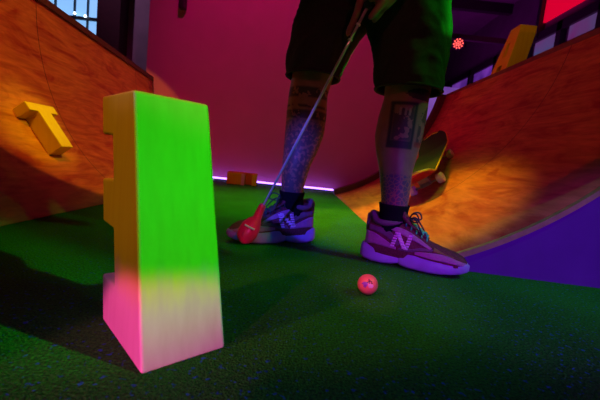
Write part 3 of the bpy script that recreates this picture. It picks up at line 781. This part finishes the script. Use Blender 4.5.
# ------------------------------------------------------------------ background right: windows, truss, lamp
M['pwin'] = None
def glass(name, c1, c2, s):
    m, nt, b = new_mat(name); t = N(nt, 'ShaderNodeTexNoise'); t.inputs['Scale'].default_value = 1.6; t.inputs['Detail'].default_value = 2
    nt.links.new(coords(nt), t.inputs['Vector']); c = ramp(nt, t.outputs['Fac'], [(.36, c1), (.64, c2)])
    nt.links.new(c, b.inputs['Emission Color']); nt.links.new(c, b.inputs['Base Color']); b.inputs['Emission Strength'].default_value = s
    return m
g1 = glass('purple lit glass', (.06, .01, .22), (.28, .07, .65), .42)
g2 = glass('pink and blue lit glass', (.26, .03, .22), (.10, .16, .34), .36)
wy = [4.35, 5.05, 5.75, 6.7, 7.7, 8.8, 10.2]
for k, (y0, y1) in enumerate(zip(wy, wy[1:])):
    wo = structure(boxo('window_%d' % (k + 2), (3.26, y0 + .10, 2.15), (3.295, y1 - .10, 2.36), g2 if k < 2 else g1))
    bm = bmesh.new(); box(bm, (3.22, y0, 2.04), (3.3, y1, 2.15)); box(bm, (3.22, y0, 2.36), (3.3, y1, 2.48)); box(bm, (3.22, y0, 2.04), (3.3, y0 + .10, 2.48))
    mk('window_frame', bm, M['dark'], wo)
wo = structure(boxo('window_8', (3.26, 4.72, 2.62), (3.295, 5.55, 3.2), M['redpane']))
bm = bmesh.new(); box(bm, (3.2, 5.55, 2.4), (3.3, 5.62, 3.3)); mk('window_frame', bm, M['dark'], wo)
for k, y in enumerate((4.9, 6.6, 8.4, 10.2)):
    structure(boxo('trim_%d' % (k + 2), (.6, y - .05, 3.14), (3.3, y + .05, 3.3), M['dark']))
br_ = boxo('lighting_bar', (1.6, 5.96, 2.42), (3.3, 6.02, 2.50), M['dark']); tag(br_, 'dark horizontal lighting bar under the purple ceiling', 'lighting bar')
sp = empty('stage_lamp', (2.21, 5.9, 2.33)); tag(sp, 'round stage lamp with glowing red diodes hung from the lighting bar', 'stage lamp')
aim = (V((0, 0, .27)) - sp.location).normalized()
bm = bmesh.new(); loft(bm, frame_rings([aim * -.16, aim * -.14, aim * .03], [.06, .085, .095], 24)); mk('housing', bm, M['dark'], sp)
bm = bmesh.new(); box(bm, (-.012, -.03, .0), (.012, .03, .12)); mk('bracket', bm, M['dark'], sp)
ux = aim.cross(V((0, 0, 1))).normalized(); uy = ux.cross(aim)
for n_, r_ in ((1, 0), (6, .032), (10, .064)):
    for k in range(n_):
        a_ = 2 * math.pi * k / n_ + r_ * 9
        bm = bmesh.new(); uvsphere(bm, aim * .035 + ux * r_ * math.cos(a_) + uy * r_ * math.sin(a_), .0115, 8, 6); mk('diode', bm, M['lampred'], sp)
# things glimpsed past the end of the partition
fp = boxo('display_panel', (1.25, 3.95, 0), (1.75, 3.98, 1.20), glass('violet lit panel', (.10, .03, .30), (.28, .12, .60), .6))
tag(fp, 'violet lit panel glimpsed beyond the far end of the right ramp', 'panel')
# small black fitting on the magenta wall
fx = boxo('wall_fitting', (-1.275, 3.40, 1.515), (-1.215, 3.47, 1.62), M['dark'], bevel=.012); tag(fx, 'small black fitting high on the magenta wall', 'wall fitting')

# ------------------------------------------------------------------ lights
def spot(name, loc, tgt, col, power, size, blend=.3, soft=.03):
    l = bpy.data.lights.new(name, 'SPOT'); l.color = col; l.energy = power; l.spot_size = math.radians(size); l.spot_blend = blend; l.shadow_soft_size = soft
    o = bpy.data.objects.new(name, l); COL.objects.link(o); o.location = loc
    o.rotation_euler = (V(tgt) - V(loc)).to_track_quat('-Z', 'Y').to_euler(); return o
def area(name, loc, tgt, col, power, sx, sy):
    l = bpy.data.lights.new(name, 'AREA'); l.shape = 'RECTANGLE'; l.size = sx; l.size_y = sy; l.color = col; l.energy = power
    o = bpy.data.objects.new(name, l); COL.objects.link(o); o.location = loc
    o.rotation_euler = (V(tgt) - V(loc)).to_track_quat('-Z', 'Y').to_euler(); return o
spot('green_spot', (2.6, .35, 2.6), (.35, 1.3, .1), (.005, 1, .01), 95, 30, .7)
spot('green_top_spot', (-.1, 1.9, 3.2), (0, 1.95, 0), (.06, 1, .01), 110, 40, .9)  # added overhead green fill that brightens the turf
spot('green_block_spot', (1.5, -.05, .85), (-.15, .46, .235), (.005, 1, .01), 100, 16, .75, .02)  # added narrow beam, brightens the E block apart from the main green spot
spot('green_shorts_spot', (2.4, 1.6, 1.4), (.42, 1.15, .68), (.01, 1, .02), 420, 9.5, .7, .02)  # extra light added to green the right side of the shorts
spot('yellow_green_spot', (.1, 1.6, 3.1), (.0, 2.3, 0), (.85, 1, .01), 135, 36, .9)
spot('amber_spot_left', (.1, .4, 3.0), (-1.25, 1.8, 1.1), (1, .40, .01), 190, 37.9, .06, .012)
spot('amber_hot_spot', (.6, 1.7, 2.1), (-1.12, 1.53, .31), (1, .95, .01), 120, 11, 1)  # added yellow fill on the T block, beside the main amber beam
spot('red_spot_left', (.3, 1.2, 2.9), (-1.35, 2.1, .8), (1, .02, .01), 40, 50, .8)
spot('amber_spot_right', (-1.0, 2.6, 2.8), (.42, 1.68, .05), (1, .50, .01), 430, 22, .6)
spot('red_spot_right', (-1.3, 1.4, 2.8), (1.2, 2.0, .7), (1, .01, .01), 42, 50, .8)
spot('yellow_block_spot', (.5, .6, 2.9), (1.27, 2.42, 1.1), (1, .7, .02), 20, 12, .3)  # added so that the A block comes out yellow
spot('magenta_wash', (-.6, 1.9, 3.1), (-.2, 3.47, .9), (1, .0, .30), 66, 90, .8)
spot('pink_floor_spot', (-.62, -.92, .20), (-.15, .50, -.055), (1, .09, .40), 84, 13, .35, .01)
spot('red_putter_spot', (.3, -.35, .85), (-.12, .95, .08), (1, .03, .2), 22, 5.5, .6, .02)  # added tight beam to redden the putter head
spot('pink_ball_spot', (-.05, -.3, .75), (.163, .75, .02), (1, .12, .45), 38, 8, .6, .02)  # added light aimed at the ball alone
spot('blue_spot', (-.5, -.5, .9), (0, 1.18, .14), (.09, .07, 1), 130, 15, .8, .02)  # added blue fill for the left shoe and lower leg
spot('blue_turf_spot', (.1, -.5, .8), (.0, .35, 0), (.04, .12, 1), 14, 50, .9, .02)  # added to tint the near turf blue
spot('rose_leg_spot', (.1, -.9, 1.4), (.12, 1.1, .48), (1, .10, .16), 10, 16, .8, .02)  # added faint pink-red fill on the legs
spot('violet_spot', (.75, -.9, 1.0), (.56, 1.0, .04), (.30, .012, 1), 100, 28, .8)
spot('magenta_shoe_spot', (.25, -.6, .7), (.31, .98, .06), (1, .03, .6), 13, 13, .8, .02)  # separate magenta light added for the right shoe
spot('amber_near', (-1.5, -.4, 1.9), (-.22, .5, .34), (1, .40, .01), 62, 12, .6)
spot('purple_wall_spot', (-2.6, 3.0, 3.1), (-2.0, 4.3, 2.0), (.62, .26, .6), 45, 60, .8)  # added to bring up the pale wall on the left
area('purple_ceiling_light', (2.3, 6, 1.5), (2.3, 6.2, 3.3), (.6, .02, .6), 16, 1.5, 3)
wd = bpy.data.worlds.new('World'); scene.world = wd; wd.use_nodes = True
wd.node_tree.nodes['Background'].inputs[0].default_value = (.25, .08, .5, 1); wd.node_tree.nodes['Background'].inputs[1].default_value = .01
vs = scene.view_settings; vs.view_transform = 'Standard'; vs.look = 'None'; vs.exposure = 0; vs.gamma = 1; vs.use_curve_mapping = False
